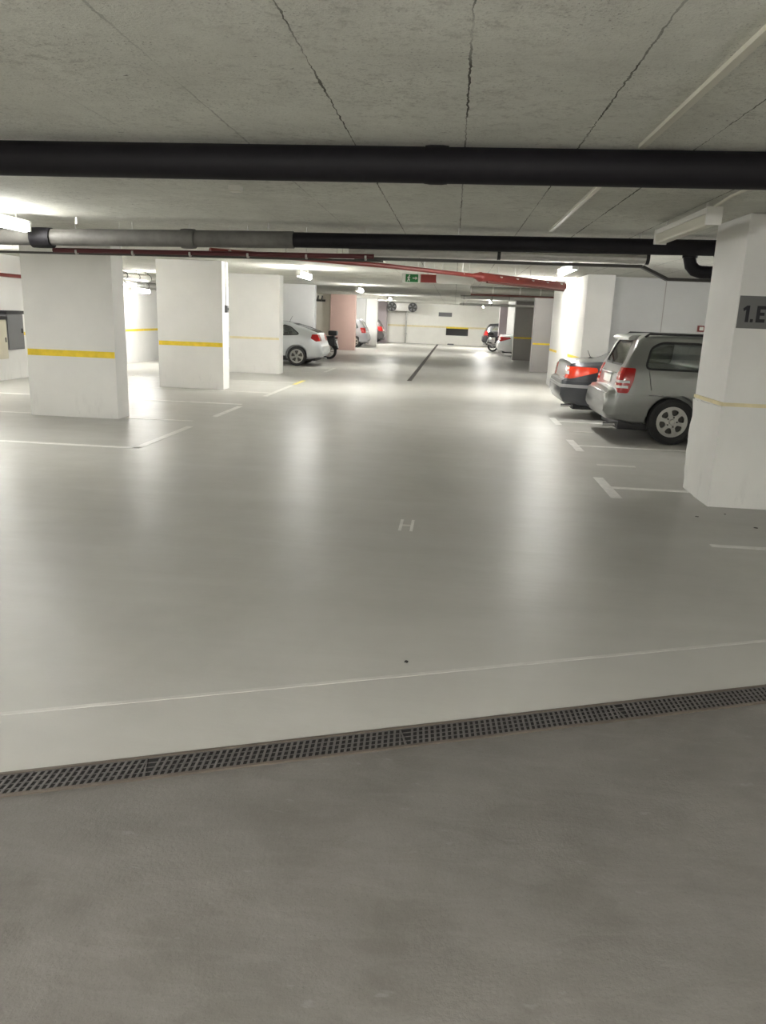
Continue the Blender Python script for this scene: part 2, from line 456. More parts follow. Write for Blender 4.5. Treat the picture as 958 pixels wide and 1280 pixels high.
for y0, y1 in ((16.75, 18.6), (20.6, 22.1)): stripe(B, 2.677 - cx, 2.7 - cx, y0 - cy, y1 - cy, .925, .985)
pillar('taupe grey pillar on the right with a yellow stripe, next beyond the bright wall', 2.72, 4.1, 27.4, 27.8, 'taupe', (.93, .99))
pillar('darker taupe pillar on the right in front of the white sedan', 2.69, 4.1, 35.6, 36.1, 'taupe', (.95, 1.02))
pillar('white lit pillar far right just behind the white sedan', 2.74, 4.1, 41.1, 41.5, 'white')
pillar('mauve grey pillar farthest right beside the black hatchback', 2.62, 4.1, 46.5, 46.9, 'mauve')

# ------------------------------------------------------------------ pipes under the ceiling
t = thing('drain_pipe', 'thick black pipe spanning the near ceiling from side to side', 'pipe', (0, 5, 2.55))
def coupling(name, parent, x, r, m, ln=.1, slope=0.):
    MB().lathe([(r * .8, -ln / 2), (r, -ln / 2), (r + .004, -ln / 4), (r + .004, ln / 4), (r, ln / 2), (r * .8, ln / 2)], 'x', 32, (x, 0, slope * x)).build(name, m, parent)
MB().tube([(XL + .02, 0, -.055), (XR - .02, 0, .04)], .102, 32).build('pipe_body', M['black_pipe'], t)
for x in (-.16, -6.4, 4.6): coupling('coupling', t, x, .106, M['black_pipe'], .14, .0055)
for x in (-.17, -5.0, 3.9): MB().box(x - .012, x + .012, -.012, .012, .10, .109).box(x - .03, x + .03, -.02, .02, .095, .109).build('hanger', M['steel'], t, False)
t = thing('drain_pipe', 'second black pipe across the ceiling, dark grey at its left end', 'pipe', (0, 9.25, 2.50))
MB().tube([(XL + .02, 0, -.16), (-1.9, 0, -.022)], .095, 32).build('pipe_body', M['dark_pipe'], t)['label'] = 'dark grey pipe length'
MB().tube([(-1.9, 0, -.022), (XR - .02, 0, .08)], .085, 32).build('pipe_body', M['black_pipe'], t)
coupling('coupling', t, -3.15, .108, M['dark_pipe'], .16, .0145)
MB().lathe([(.05, -.12), (.115, -.12), (.118, -.04), (.118, .04), (.115, .12), (.05, .12)], 'x', 32, (-4.93, 0, -.085)).build('coupling', M['black_pipe'], t)
for x in (-4.5, -2.2, 0, 2.0): MB().box(x - .01, x + .01, -.01, .01, .08, .158).build('hanger', M['steel'], t, False)
# branch going down behind the right pillar
t = thing('branch_pipe', 'black pipe elbow dropping beside the right pillar under the second pipe', 'pipe', (2.62, 9.42, 2.42))
MB().tube([(.0, 0, .16), (0, 0, 0), (.02, 0, -.07), (.07, 0, -.12), (.14, 0, -.14), (.5, 0, -.14), (1.6, 0, -.12)], .07, 20).build('pipe_body', M['black_pipe'], t)
MB().tube([(.3, .0, .14), (.3, .0, .06), (.34, 0, -.0), (.42, 0, -.03), (1.6, 0, -.02)], .05, 16).build('upper_branch', M['black_pipe'], t)
MB().lathe([(.05, -.04), (.083, -.04), (.083, .04), (.05, .04)], 'z', 24, (0, 0, .05)).build('coupling', M['black_pipe'], t)

MB().tube([(.9, 0, -.07), (.9, 0, .243)], .008, 8).build('hanger', M['steel'], t)
t = thing('sprinkler_pipe', 'thin red pipe, shadow painted into its colour, tucked under the second black pipe on the left', 'pipe', (0, 9.62, 2.36))
MB().tube([(-5.0, 0, -.055), (-1.0, 0, -.01)], .028, 12).build('pipe_body', M['shaded_red'], t)
for k in range(6):
    x = -4.7 + k * .72; MB().tube([(x, -.0, .02), (x, 0, .298)], .005, 6).lathe([(.022, -.012), (.034, -.012), (.034, .012), (.022, .012)], 'x', 14, (x, 0, -.012 + .011 * x)).build('hanger', M['steel'], t)
t = thing('cable_conduit', 'thin grey conduit hung beneath the shaded red pipe on the left', 'conduit', (0, 9.75, 2.30))
MB().tube([(-6.2, 0, -.03), (-3.2, 0, -.005), (-.9, 0, .01)], .014, 10).build('conduit_body', M['dark_steel'], t)
for k in range(4):
    x = -5.6 + k * 1.4; MB().tube([(x, 0, .0), (x, 0, .358)], .004, 6).build('hanger', M['steel'], t)
t = thing('sprinkler_pipe', 'red pipe running diagonally under the ceiling, thicker toward the bright wall', 'pipe', (0, 0, 2.43))
MB().tube([(-3.3, 10.55, 0), (-1.14, 12.5, 0), (.28, 14.38, 0)], .036, 14).build('pipe_body', M['red'], t)
MB().tube([(.28, 14.38, 0), (.36, 14.48, -.004), (.42, 14.56, -.01)], [.036, .06, .088], 18).build('reducer', M['red'], t)
MB().tube([(.42, 14.56, -.01), (2.22, 16.9, -.02)], .082, 18).build('pipe_body', M['red'], t)
MB().tube([(.55, 14.5, -.10), (2.2, 16.65, -.115)], .018, 10).build('feed_line', M['rust'], t)
for k in range(11):
    f = k / 10
    if f < .55: p = Vector((-3.1, 10.73, 0)).lerp(Vector((.1, 14.15, 0)), f / .5)
    else: p = Vector((.6, 14.8, 0)).lerp(Vector((2.1, 16.75, -.02)), (f - .55) / .45)
    r = .036 if f < .55 else .084
    MB().tube([(p.x, p.y, r), (p.x, p.y, .228)], .006, 6).lathe([(r * .7, -.012), (r + .005, -.012), (r + .005, .012), (r * .7, .012)], 'z', 16, (p.x, p.y, r * .2)).build('hanger', M['steel'], t)

t = thing('service_pipe', 'shiny grey pipe with black hangers behind the second black pipe', 'pipe', (0, 10.0, 2.46))
MB().tube([(-1.35, 0, -.015), (2.28, 0, -.0)], .066, 20).build('pipe_body', M['steel'], t)
for x in (.5, 2.28): MB().lathe([(.05, -.02), (.078, -.02), (.078, .02), (.05, .02)], 'x', 20, (x, 0, 0)).tube([(x, 0, .06), (x, 0, .218)], .012, 8).build('hanger', M['black'], t)
t = thing('cable_tray', 'dark perforated cable tray stepping down toward the right pillar', 'cable tray', (0, 10.16, 2.35))
b = MB(); path = [(-1.3, 0, -.0), (2.26, 0, .01), (2.58, 0, -.13), (4.2, 0, -.13)]
for (a, c) in zip(path, path[1:]):
    a, c = Vector(a), Vector(c); L = (c - a).length
    m = Matrix.Translation(a) @ Matrix.Rotation(-math.atan2(c.z - a.z, c.x - a.x), 4, 'Y')
    q = bmesh.new(); mb = MB(); mb.box(0, L, -.05, .05, -.004, .0); mb.box(0, L, -.053, -.049, -.004, .03); mb.box(0, L, .049, .053, -.004, .03)
    k = 0
    while k * .07 + .03 < L: mb.box(k * .07 + .01, k * .07 + .035, -.056, -.052, .0, .03); k += 1
    q = mb.bm; b.join(q, m)
b.build('tray_body', M['dark_steel'], t, False)
for x in (-.4, 1.4, 3.3):
    z = 0 if x < 2 else -.13; MB().tube([(x, .06, z), (x, .06, .308)], .006, 6).build('hanger', M['steel'], t)

t = thing('duct_pipe', 'fat dull grey pipe hung across the lane before the taupe pillar', 'pipe', (0, 24.0, 2.54))
MB().tube([(.42, 0, 0), (5.5, 0, 0)], .105, 20).build('pipe_body', M['grey_pipe'], t)
MB().tube([(.45, 0, -.135), (5.5, 0, -.135)], .028, 10).build('lower_line', M['rust'], t)
for x in (.45, 1.1, 1.9, 2.5): MB().lathe([(.08, -.02), (.11, -.02), (.11, .02), (.08, .02)], 'x', 20, (x, 0, 0)).tube([(x, 0, .10), (x, 0, .118)], .012, 8).build('hanger', M['steel'], t)
for z, r, lab in ((2.575, .075, 'upper of two white pipes high above the far right cars'), (2.31, .05, 'lower of two white pipes high above the far right cars')):
    t = thing('service_pipe', lab, 'pipe', (0, 33.0 if z > 2.4 else 33.35, z))
    MB().tube([(.2, 0, 0), (4.5, 0, 0)], r, 16).build('pipe_body', M['white_metal'], t)
    for x in (.35, 1.5, 2.2): MB().tube([(x, 0, r * .9), (x, 0, H - z - .002)], .012, 8).lathe([(r * .7, -.02), (r + .008, -.02), (r + .008, .02), (r * .7, .02)], 'x', 16, (x, 0, 0)).build('hanger', M['steel'], t)
# pipes along the left wall, seen between the first two pillars and left of the first
for x, z, r, lab in ((-9.05, 2.49, .10, 'ribbed metal duct along the left wall, upper of two'), (-9.45, 2.30, .085, 'smooth grey pipe along the left wall below the ribbed duct')):
    t = thing('wall_pipe', lab, 'pipe', (x, 17.5, z))
    MB().tube([(0, 0, 0), (0, 12, 0)], r, 18).build('pipe_body', M['steel'], t)
    for k in range(14):
        y = .3 + k * .85
        MB().lathe([(r * .7, -.02), (r + .012, -.02), (r + .012, .02), (r * .7, .02)], 'y', 18, (0, y, 0)).tube([(0, y, r * .9), (0, y, H - z - .002)], .008, 6).build('hanger', M['dark_steel'], t)
t = thing('sprinkler_pipe', 'red pipe at the far left edge above the wall cabinets', 'pipe', (-9.55, 9.5, 2.22))
MB().tube([(0, 0, 0), (0, 7.7, 0)], .04, 14).build('pipe_body', M['red'], t)
for y in (1, 4, 7): MB().box(-.199, -.03, y - .015, y + .015, -.015, .015).build('bracket', M['steel'], t, False)

# trunking on the ceiling
t = thing('ceiling_trunking', 'pale cable trunking running along the ceiling past both black pipes', 'conduit', (1.01, 0, H))
MB().box(-.018, .018, -4.9, 4.88, -.022, .0).build('trunking_body', M['off_lamp'], t, False)
MB().box(-.018, .018, 5.12, 9.14, -.022, .0).build('trunking_body', M['off_lamp'], t, False)
t = thing('ceiling_junction_box', 'small white junction box on the ceiling between the black pipes', 'junction box', (-1.87, 6.7, H + .004))
MB().box(-.05, .05, -.05, .05, -.045, .02, .006).build('box_body', M['white_metal'], t); MB().box(-.042, .042, -.042, .042, -.05, -.044).build('cover', M['off_lamp'], t, False)

# ------------------------------------------------------------------ lamps
def lamp(label, x, y0, y1, z, strength, group='fluorescent ceiling lamps'):
    L = y1 - y0
    t = thing('fluorescent_lamp', label, 'lamp', (x, (y0 + y1) / 2, z), 0, group)
    MB().box(-.026, .026, -L / 2 - .02, L / 2 + .02, .048, .085, .006).build('housing', M['white_metal'], t)
    d = M['off_lamp'] if not strength else lit(strength)
    MB().tube([(0, -L / 2, 0), (0, -L / 2 + .02, 0), (0, L / 2 - .02, 0), (0, L / 2, 0)], [.035, .05, .05, .035], 14).build('diffuser', d, t)
    for s in (-1, 1): MB().box(-.048, .048, s * (L / 2 + .012) - .02, s * (L / 2 + .012) + .02, -.04, .075, .006).build('end_cap', M['white_metal'], t)
    for s in (-1, 1):
        if H - z > .086: MB().tube([(0, s * L * .35, .08), (0, s * L * .35, H - z)], .008, 8).build('hanger', M['steel'], t)
    return t
S = 17.
lamp('lit tube lamp at the left frame edge before the first pillar', -5.0, 7.72, 9.02, 2.50, S * .38)
lamp('lit tube lamp hanging between the second and third left pillars', -3.40, 17.1, 18.4, 2.48, S * .95)
lamp('lit tube lamp in front of the salmon pink pillar, second in the left row', -3.17, 25.6, 26.9, 2.48, S * .55)
lamp('lit tube lamp farthest in the left row, before the ventilation fans', -3.08, 36.4, 37.7, 2.48, S * 1.0)
lamp('lit tube lamp above the lane in front of the dark sedan', 1.74, 12.15, 13.75, 2.48, S * .42)
lamp('lit tube lamp close to the long brightly lit white pillar', 2.25, 18.3, 19.6, 2.52, S * .9)
lamp('lit tube lamp hidden behind the fat grey pipe on the right', 1.76, 25.0, 26.3, 2.57, S * .5)
lamp('lit tube lamp above the far right parked cars', 1.74, 38.6, 39.9, 2.56, S * .7)
lamp('lit tube lamp along the left wall behind the first pillar', -9.0, 13.3, 14.6, 2.48, S * .8)
lamp('lit tube lamp on the left wall seen between the first two pillars', -9.05, 21.6, 22.9, 2.12, S)
lamp('added fill tube lamp nearest the far wall on the right, above the black hatchback', 1.74, 48.0, 49.3, 2.50, S * 2.2)  # added to brighten the far wall
lamp('added fill tube lamp in the left bay behind the salmon pink pillar', -6.5, 41.6, 42.9, 2.5, S * 2.6)  # added out of sight to light the narrow white pillar's front
lamp('added fill tube lamp in the last left bay behind the narrow white pillar', -5.05, 48.6, 49.9, 2.5, S * 2)  # added out of sight to light the far and mauve walls
# unlit batten on the right
t = thing('fluorescent_lamp', 'unlit white batten lamp on the ceiling above the right pillar', 'lamp', (1.99, 7.45, 2.49), 0, 'fluorescent ceiling lamps')
MB().box(-.05, .05, -.82, .82, .055, .10, .006).build('housing', M['white_metal'], t)
MB().prism(rounded([(-.06, .055), (.06, .055), (.045, -.035), (-.045, -.035)], .02), 'y', -.80, .80).build('diffuser', M['off_lamp'], t)
for s in (-1, 1): MB().box(-.062, .062, s * .81 - .012, s * .81 + .012, -.038, .10, .005).build('end_cap', M['white_metal'], t)
for s in (-1, 1): MB().tube([(0, s * .6, .09), (0, s * .6, .159)], .008, 8).build('hanger', M['steel'], t)
MB().tube([(0, -.8, .10), (.05, -1.0, .15), (.08, -2.2, .155)], .012, 8).build('supply_conduit', M['off_lamp'], t)
lamp('low added fill lamp behind the viewer on the left', -3.6, -2.2, -.9, 2.15, S * 3.3)  # unseen fill, added to lift the near floor and ceiling
lamp('low added fill lamp behind the viewer on the right', 2.4, -2.4, -1.1, 2.15, S * 2.7)  # second unseen fill for the foreground, also added
lamp('added fill tube lamp in the right bay hidden from view behind the right foreground pillar', 6.4, 11.6, 13.0, 2.45, S * 1.05)  # unseen, added to brighten the right bay and its cross wall
lamp('added fill tube lamp in the left bay outside the frame', -9.0, 6.4, 7.7, 2.45, S * .35)  # unseen, added as fill for the first left pillar and nearby ceiling

# ------------------------------------------------------------------ signs and fittings
t = thing('floor_sign', 'grey sign reading 1. ET in black on the right foreground pillar', 'sign', (2.556, 7.449, 1.675))
MB().box(0, .62, -.006, 0, 0, .285, .001).build('sign_plate', M['sign_grey'], t, False)
b = MB(); k = .03; h0, h1 = .055, .2      # condensed bold capitals
b.prism([(.068, h0), (.098, h0), (.098, h1), (.072, h1), (.040, h1 - .026), (.048, h1 - .050), (.068, h1 - .036)], 'y', -.0085, -.006)
b.prism([(.112, h0), (.138, h0), (.138, h0 + .028), (.112, h0 + .028)], 'y', -.0085, -.006)
b.prism([(.162, h0), (.240, h0), (.240, h0 + k), (.193, h0 + k), (.193, .115), (.232, .115), (.232, .143), (.193, .143), (.193, h1 - k), (.240, h1 - k), (.240, h1), (.162, h1)], 'y', -.0085, -.006)
b.prism([(.252, h1), (.252, h1 - k), (.285, h1 - k), (.285, h0), (.317, h0), (.317, h1 - k), (.350, h1 - k), (.350, h1)], 'y', -.0085, -.006)
b.build('lettering', M['ink'], t, False)

t = thing('exit_sign', 'green and white exit sign hanging over the middle of the lane', 'sign', (-.85, 15.0, 2.30))
MB().box(-.165, .165, -.02, .02, -.005, .165, .004).build('sign_box', M['sign_white'], t, False)
MB().box(-.10, .135, -.023, -.019, .008, .150).build('green_panel', M['green'], t, False)
b = MB()      # running figure and arrow
b.prism([(-.075, .02), (-.062, .02), (-.04, .062), (-.05, .07)], 'y', -.026, -.0225)
b.prism([(-.03, .02), (-.018, .024), (-.022, .055), (-.042, .085), (-.056, .08), (-.05, .06)], 'y', -.0262, -.0225)
b.prism([(-.07, .085), (-.045, .11), (-.03, .11), (-.012, .088), (-.02, .08), (-.034, .094), (-.05, .08), (-.062, .076)], 'y', -.0258, -.0225)
b.prism([(-.030 + .013 * math.cos(i * PI / 5), .126 + .013 * math.sin(i * PI / 5)) for i in range(10)], 'y', -.026, -.0225)
b.prism([(.03, .07), (.085, .07), (.085, .05), (.125, .08), (.085, .11), (.085, .09), (.03, .09)], 'y', -.026, -.0225)
b.build('pictogram', M['sign_white'], t, False)
for x in (-.12, .12): MB().tube([(x, 0, .16), (x, 0, .36)], .005, 6).build('hanger', M['steel'], t)
t = thing('overhead_sign', 'dark red plate hanging right of the green exit sign', 'sign', (-.52, 15.0, 2.31))
MB().box(-.15, .15, -.01, .01, 0, .145, .003).build('plate', M['red_sign'], t, False)
for x in (-.1, .1): MB().tube([(x, 0, .14), (x, 0, .35)], .005, 6).build('hanger', M['steel'], t)
t = thing('overhead_sign', 'white round-ended panel hanging right of the dark red plate', 'sign', (-.02, 15.0, 2.30))
MB().prism(rounded([(-.36, 0), (.35, 0), (.35, .2), (-.36, .2)], .06), 'y', -.03, .03).build('panel', M['sign_white'], t)
for x in (-.25, .25): MB().tube([(x, 0, .19), (x, 0, .36)], .005, 6).build('hanger', M['steel'], t)

# switch with conduit on the second pillar
t = thing('wall_switch', 'dark switch box with conduit on the side of the second left pillar', 'switch', (-4.883, 16.6, 1.62))
MB().box(0, .06, -.045, .045, 0, .15, .006).build('switch_box', M['cabinet'], t); MB().box(.058, .072, -.02, .02, .05, .1, .003).build('button', M['black'], t)
MB().tube([(.02, 0, .14), (.02, 0, 1.035)], .014, 10).build('conduit', M['steel'], t)
t = thing('wall_call_box', 'small red box on the grey cross wall above the estate car roof', 'call box', (5.22, 17.3, 1.60))
MB().box(-.07, .07, -.06, .005, 0, .13, .01).build('box_body', M['red'], t); MB().box(-.04, .04, -.066, -.058, .03, .1, .003).build('face_plate', M['sign_white'], t, False)
# cabinets at the left wall
t = thing('wall_cabinet', 'dark grey cabinet on the left wall beside the first pillar', 'cabinet', (XL, 16.55, .66))
MB().box(0, .16, -.33, .33, 0, .76, .006).build('cabinet_body', M['cabinet'], t); MB().box(.155, .175, -.31, .31, .03, .73, .004).build('door', M['cabinet'], t); MB().box(.17, .19, .22, .26, .35, .45, .003).build('handle', M['black'], t)
MB().box(0, .2, -.36, .36, .76, .83, .006).build('lid', M['black'], t)
t = thing('wall_cabinet', 'beige narrow cabinet on the left wall at the frame edge', 'cabinet', (XL, 15.92, .48))
MB().box(0, .2, -.22, .22, 0, .82, .006).build('cabinet_body', M['beige'], t); MB().box(.195, .215, -.2, .2, .03, .79, .004).build('door', M['beige'], t); MB().box(.21, .225, .12, .15, .35, .45, .003).build('handle', M['black'], t); MB().box(0, .23, -.24, .24, .82, .90, .006).build('lid', M['black'], t)
# pipe brackets on the cream wall
t = thing('pipe_bracket', 'dark pipe bracket high on the cream cross wall above the motorcycle', 'bracket', (-6.9, 39.0, 2.35))
for k in range(4): MB().tube([(k * .2 - .3, -.02, 0), (k * .2 - .22, -.3, .12), (k * .2 - .2, -.3, .22)], .035, 8).build('pipe_stub', M['dark_steel'], t)
MB().box(-.45, .5, -.03, .012, -.06, .04).build('back_bar', M['dark_steel'], t, False)
# far wall fittings
t = thing('wall_vent', 'dark louvred vent low on the far wall with a yellow strip above', 'vent', (.24, YF, .62))
MB().box(-.75, .75, -.03, .0, 0, .46, .004).build('vent_frame', M['vent'], t, False)
b = MB()
for k in range(6): b.prism([(-.035, .03 + k * .07), (-.045, .03 + k * .07), (-.03, .085 + k * .07), (-.02, .085 + k * .07)], 'x', -.71, .71)
b.build('louvre', M['black'], t, False); MB().box(-.75, .75, -.035, -.0, .46, .55).build('top_strip', M['yellow'], t, False)
t = thing('wall_sign', 'small grey sign high on the far wall above the vent', 'sign', (-.62, YF, 1.85))
MB().box(-.45, .45, -.02, 0, 0, .27, .004).build('sign_plate', M['cabinet'], t, False)
MB().box(-.35, .35, -.024, -.019, .1, .15).build('sign_bar', M['sign_grey'], t, False)
t = thing('ventilation_unit', 'box with two dark round fans under the ceiling at the far wall', 'ventilation unit', (-3.5, 52.6, 2.08))
MB().box(-.95, .95, 0, .7, .03, .55, .02).build('casing', M['steel'], t)
for x in (-.66, .72):
    f = MB().lathe([(.27, -.06), (.30, -.06), (.30, .02), (.27, .02)], 'y', 28, (x, 0, .27)).build('fan', M['black'], t)
    MB().lathe([(.0, -.02), (.27, -.02), (.27, -.0), (.0, -.0)], 'y', 28, (x, -.01, .27), False).build('fan_guard', M['vent'], f)
    g = MB()
    for k in range(5):
        a = k * 2 * PI / 5; g.prism([(x + .06 * math.cos(a), .27 + .06 * math.sin(a)), (x + .25 * math.cos(a), .27 + .25 * math.sin(a)), (x + .25 * math.cos(a + .6), .27 + .25 * math.sin(a + .6))], 'y', -.045, -.032)
    g.build('fan_blade', M['cabinet'], f, False)
for x in (-.8, .8): MB().tube([(x, .35, .5), (x, .35, .578)], .015, 8).build('hanger', M['steel'], t)
t = thing('down_pipe', 'thin grey pipe down the far wall under the fans', 'pipe', (-3.25, 53.85, 0))
MB().tube([(0, 0, 0), (0, 0, 2.6)], .05, 12).build('pipe_body', M['steel'], t)
for z in (.6, 1.9): MB().box(-.06, .06, -.02, .149, z, z + .05).build('bracket', M['dark_steel'], t, False)
t = thing('floor_box', 'small low dark box on the floor at the far wall by the drain end', 'box', (-.15, 53.4, 0))
MB().box(-.22, .22, -.15, .15, 0, .07, .01).build('box_body', M['cabinet'], t); MB().box(-.2, .2, -.13, .13, .07, .085, .004).build('lid', M['vent'], t)

# ------------------------------------------------------------------ cars
def smooth_profile(pts, n):
    pts = [Vector(p) for p in pts]; out = []
    key = [p.x for p in pts]
    xs = sorted(key + [x for x in (pts[0].x + (pts[-1].x - pts[0].x) * i / n for i in range(n + 1)) if min(abs(x - k) for k in key) > .03])
    def f(x):
        for a, b in zip(pts, pts[1:]):
            if a.x <= x <= b.x: return a.y + (b.y - a.y) * ((x - a.x) / (b.x - a.x) if b.x > a.x else 0)
        return pts[-1].y
    return xs, f
class Loft:
    def __init__(s, top, bot, width, belt, tum, rear_round=.12, front_round=.2):
        s.xs, s.top = smooth_profile(top, 40); _, s.bot = smooth_profile(bot, 4)
        s.W = width / 2; s.belt, s.tum, s.rr, s.fr = belt, tum, rear_round, front_round; s.L = top[-1][0]
    def w(s, x):
        k = 1.
        if x < .5: k -= s.rr * ((.5 - x) / .5) ** 2.2
        if x > s.L - .9: k -= s.fr * ((x - s.L + .9) / .9) ** 2.2
        return s.W * k
    def mesh(s, d=0.):
        bm = bmesh.new(); rings = []
        for x in s.xs:
            zb, zt, w = s.bot(x), s.top(x), s.w(x)
            be = min(s.belt, zt - min(.07, (zt - zb) * .3)); hb = be - zb; hg = zt - be
            wt = max(w - s.tum * max(0, zt - s.belt), w * .6)
            if hg < .1: wt = w * .95
            half = [(0, zb), (.8 * w, zb), (.93 * w, zb + .05 * hb), (.98 * w, zb + .18 * hb), (w, zb + .45 * hb), (w, zb + .66 * hb), (.995 * w, zb + .84 * hb), (.98 * w, be)]
            for t in (.25, .5, .7, .84): half.append((.98 * w + t * (wt * .97 - .98 * w), be + t * hg))
            half += [(wt * .945, be + .93 * hg), (wt * .89, be + .985 * hg), (wt * .75, zt + .008), (wt * .4, zt + .02), (0, zt + .025)]
            ring = [bm.verts.new((x, -y, z)) for y, z in half] + [bm.verts.new((x, y, z)) for y, z in half[-2:0:-1]]
            rings.append(ring)
        n = len(rings[0])
        for a, b in zip(rings, rings[1:]):
            for j in range(n): bm.faces.new((a[j], a[(j + 1) % n], b[(j + 1) % n], b[j]))
        bm.faces.new(rings[0]); bm.faces.new(rings[-1][::-1])
        bmesh.ops.recalc_face_normals(bm, faces=list(bm.faces)); bm.normal_update()
        if d:
            off = {v: v.normal.copy() for v in bm.verts}
            for v in bm.verts: v.co += off[v] * d
        me = bpy.data.meshes.new('loft'); bm.to_mesh(me); bm.free(); return me
def pm(poly, axis, a, b, holes=()): return MB().prism(poly, axis, a, b, holes).mesh('cut', False)
def bxm(*a): return MB().box(*a).mesh('cut', False)

def wheel(parent, x, y, r, side, rim_style, w=.20, rimr=.66):
    t = MB()
    ri = r * rimr
    t.lathe([(ri, -w * .42), (r * .86, -w / 2), (r * .97, -w * .42), (r, -w * .3), (r, -w * .12), (r - .008, -w * .1), (r - .008, -w * .06), (r, -w * .04), (r, w * .04), (r - .008, w * .06), (r - .008, w * .1), (r, w * .12), (r, w * .3), (r * .97, w * .42), (r * .86, w / 2), (ri, w * .42)], 'y', 40)
    wh = t.build('wheel', M['tyre'], parent); wh.location = (x, y, r)
    b = MB(); f = side * w * .40
    b.lathe([(ri - .012, -w * .42), (ri + .004, -w * .42), (ri + .004, w * .42), (ri - .012, w * .42)], 'y', 40)
    R = ri - .012; holes = []
    n = 6 if rim_style == 'holes' else 5
    for k in range(n):
        a0 = 2 * PI * k / n + .3
        if rim_style == 'holes':
            hw = .36
            h = [(R * .82 * math.cos(a0 - hw), R * .82 * math.sin(a0 - hw)), (R * .88 * math.cos(a0), R * .88 * math.sin(a0)), (R * .82 * math.cos(a0 + hw), R * .82 * math.sin(a0 + hw)), (R * .45 * math.cos(a0 + hw * .7), R * .45 * math.sin(a0 + hw * .7)), (R * .45 * math.cos(a0 - hw * .7), R * .45 * math.sin(a0 - hw * .7))]
        else:
            hw = .40
            h = [(R * .9 * math.cos(a0 - hw), R * .9 * math.sin(a0 - hw)), (R * .94 * math.cos(a0), R * .94 * math.sin(a0)), (R * .9 * math.cos(a0 + hw), R * .9 * math.sin(a0 + hw)), (R * .28 * math.cos(a0 + .25), R * .28 * math.sin(a0 + .25)), (R * .28 * math.cos(a0 - .25), R * .28 * math.sin(a0 - .25))]
        holes.append(rounded(h, R * .14, 3))
    b.prism([(R * math.cos(2 * PI * i / 40), R * math.sin(2 * PI * i / 40)) for i in range(40)], 'y', f - side * .025, f, holes)
    b.lathe([(.0, 0), (R * .2, 0), (R * .2, side * .012), (R * .16, side * .018), (0, side * .018)], 'y', 20, (0, f, 0), False)
    b.build('rim', M['rim'], wh, True, 30)
    MB().lathe([(0, -.01), (ri * .8, -.01), (ri * .8, .01), (0, .01)], 'y', 28, (0, f - side * .06, 0), False).build('brake_disc', M['dark_steel'], wh)
    for k in range(5):
        a = 2 * PI * k / 5
        MB().lathe([(0, 0), (.011, 0), (.011, side * .012), (0, side * .012)], 'y', 8, (R * .34 * math.cos(a), f, R * .34 * math.sin(a)), False).build('wheel_nut', M['dark_steel'], wh)
    return wh

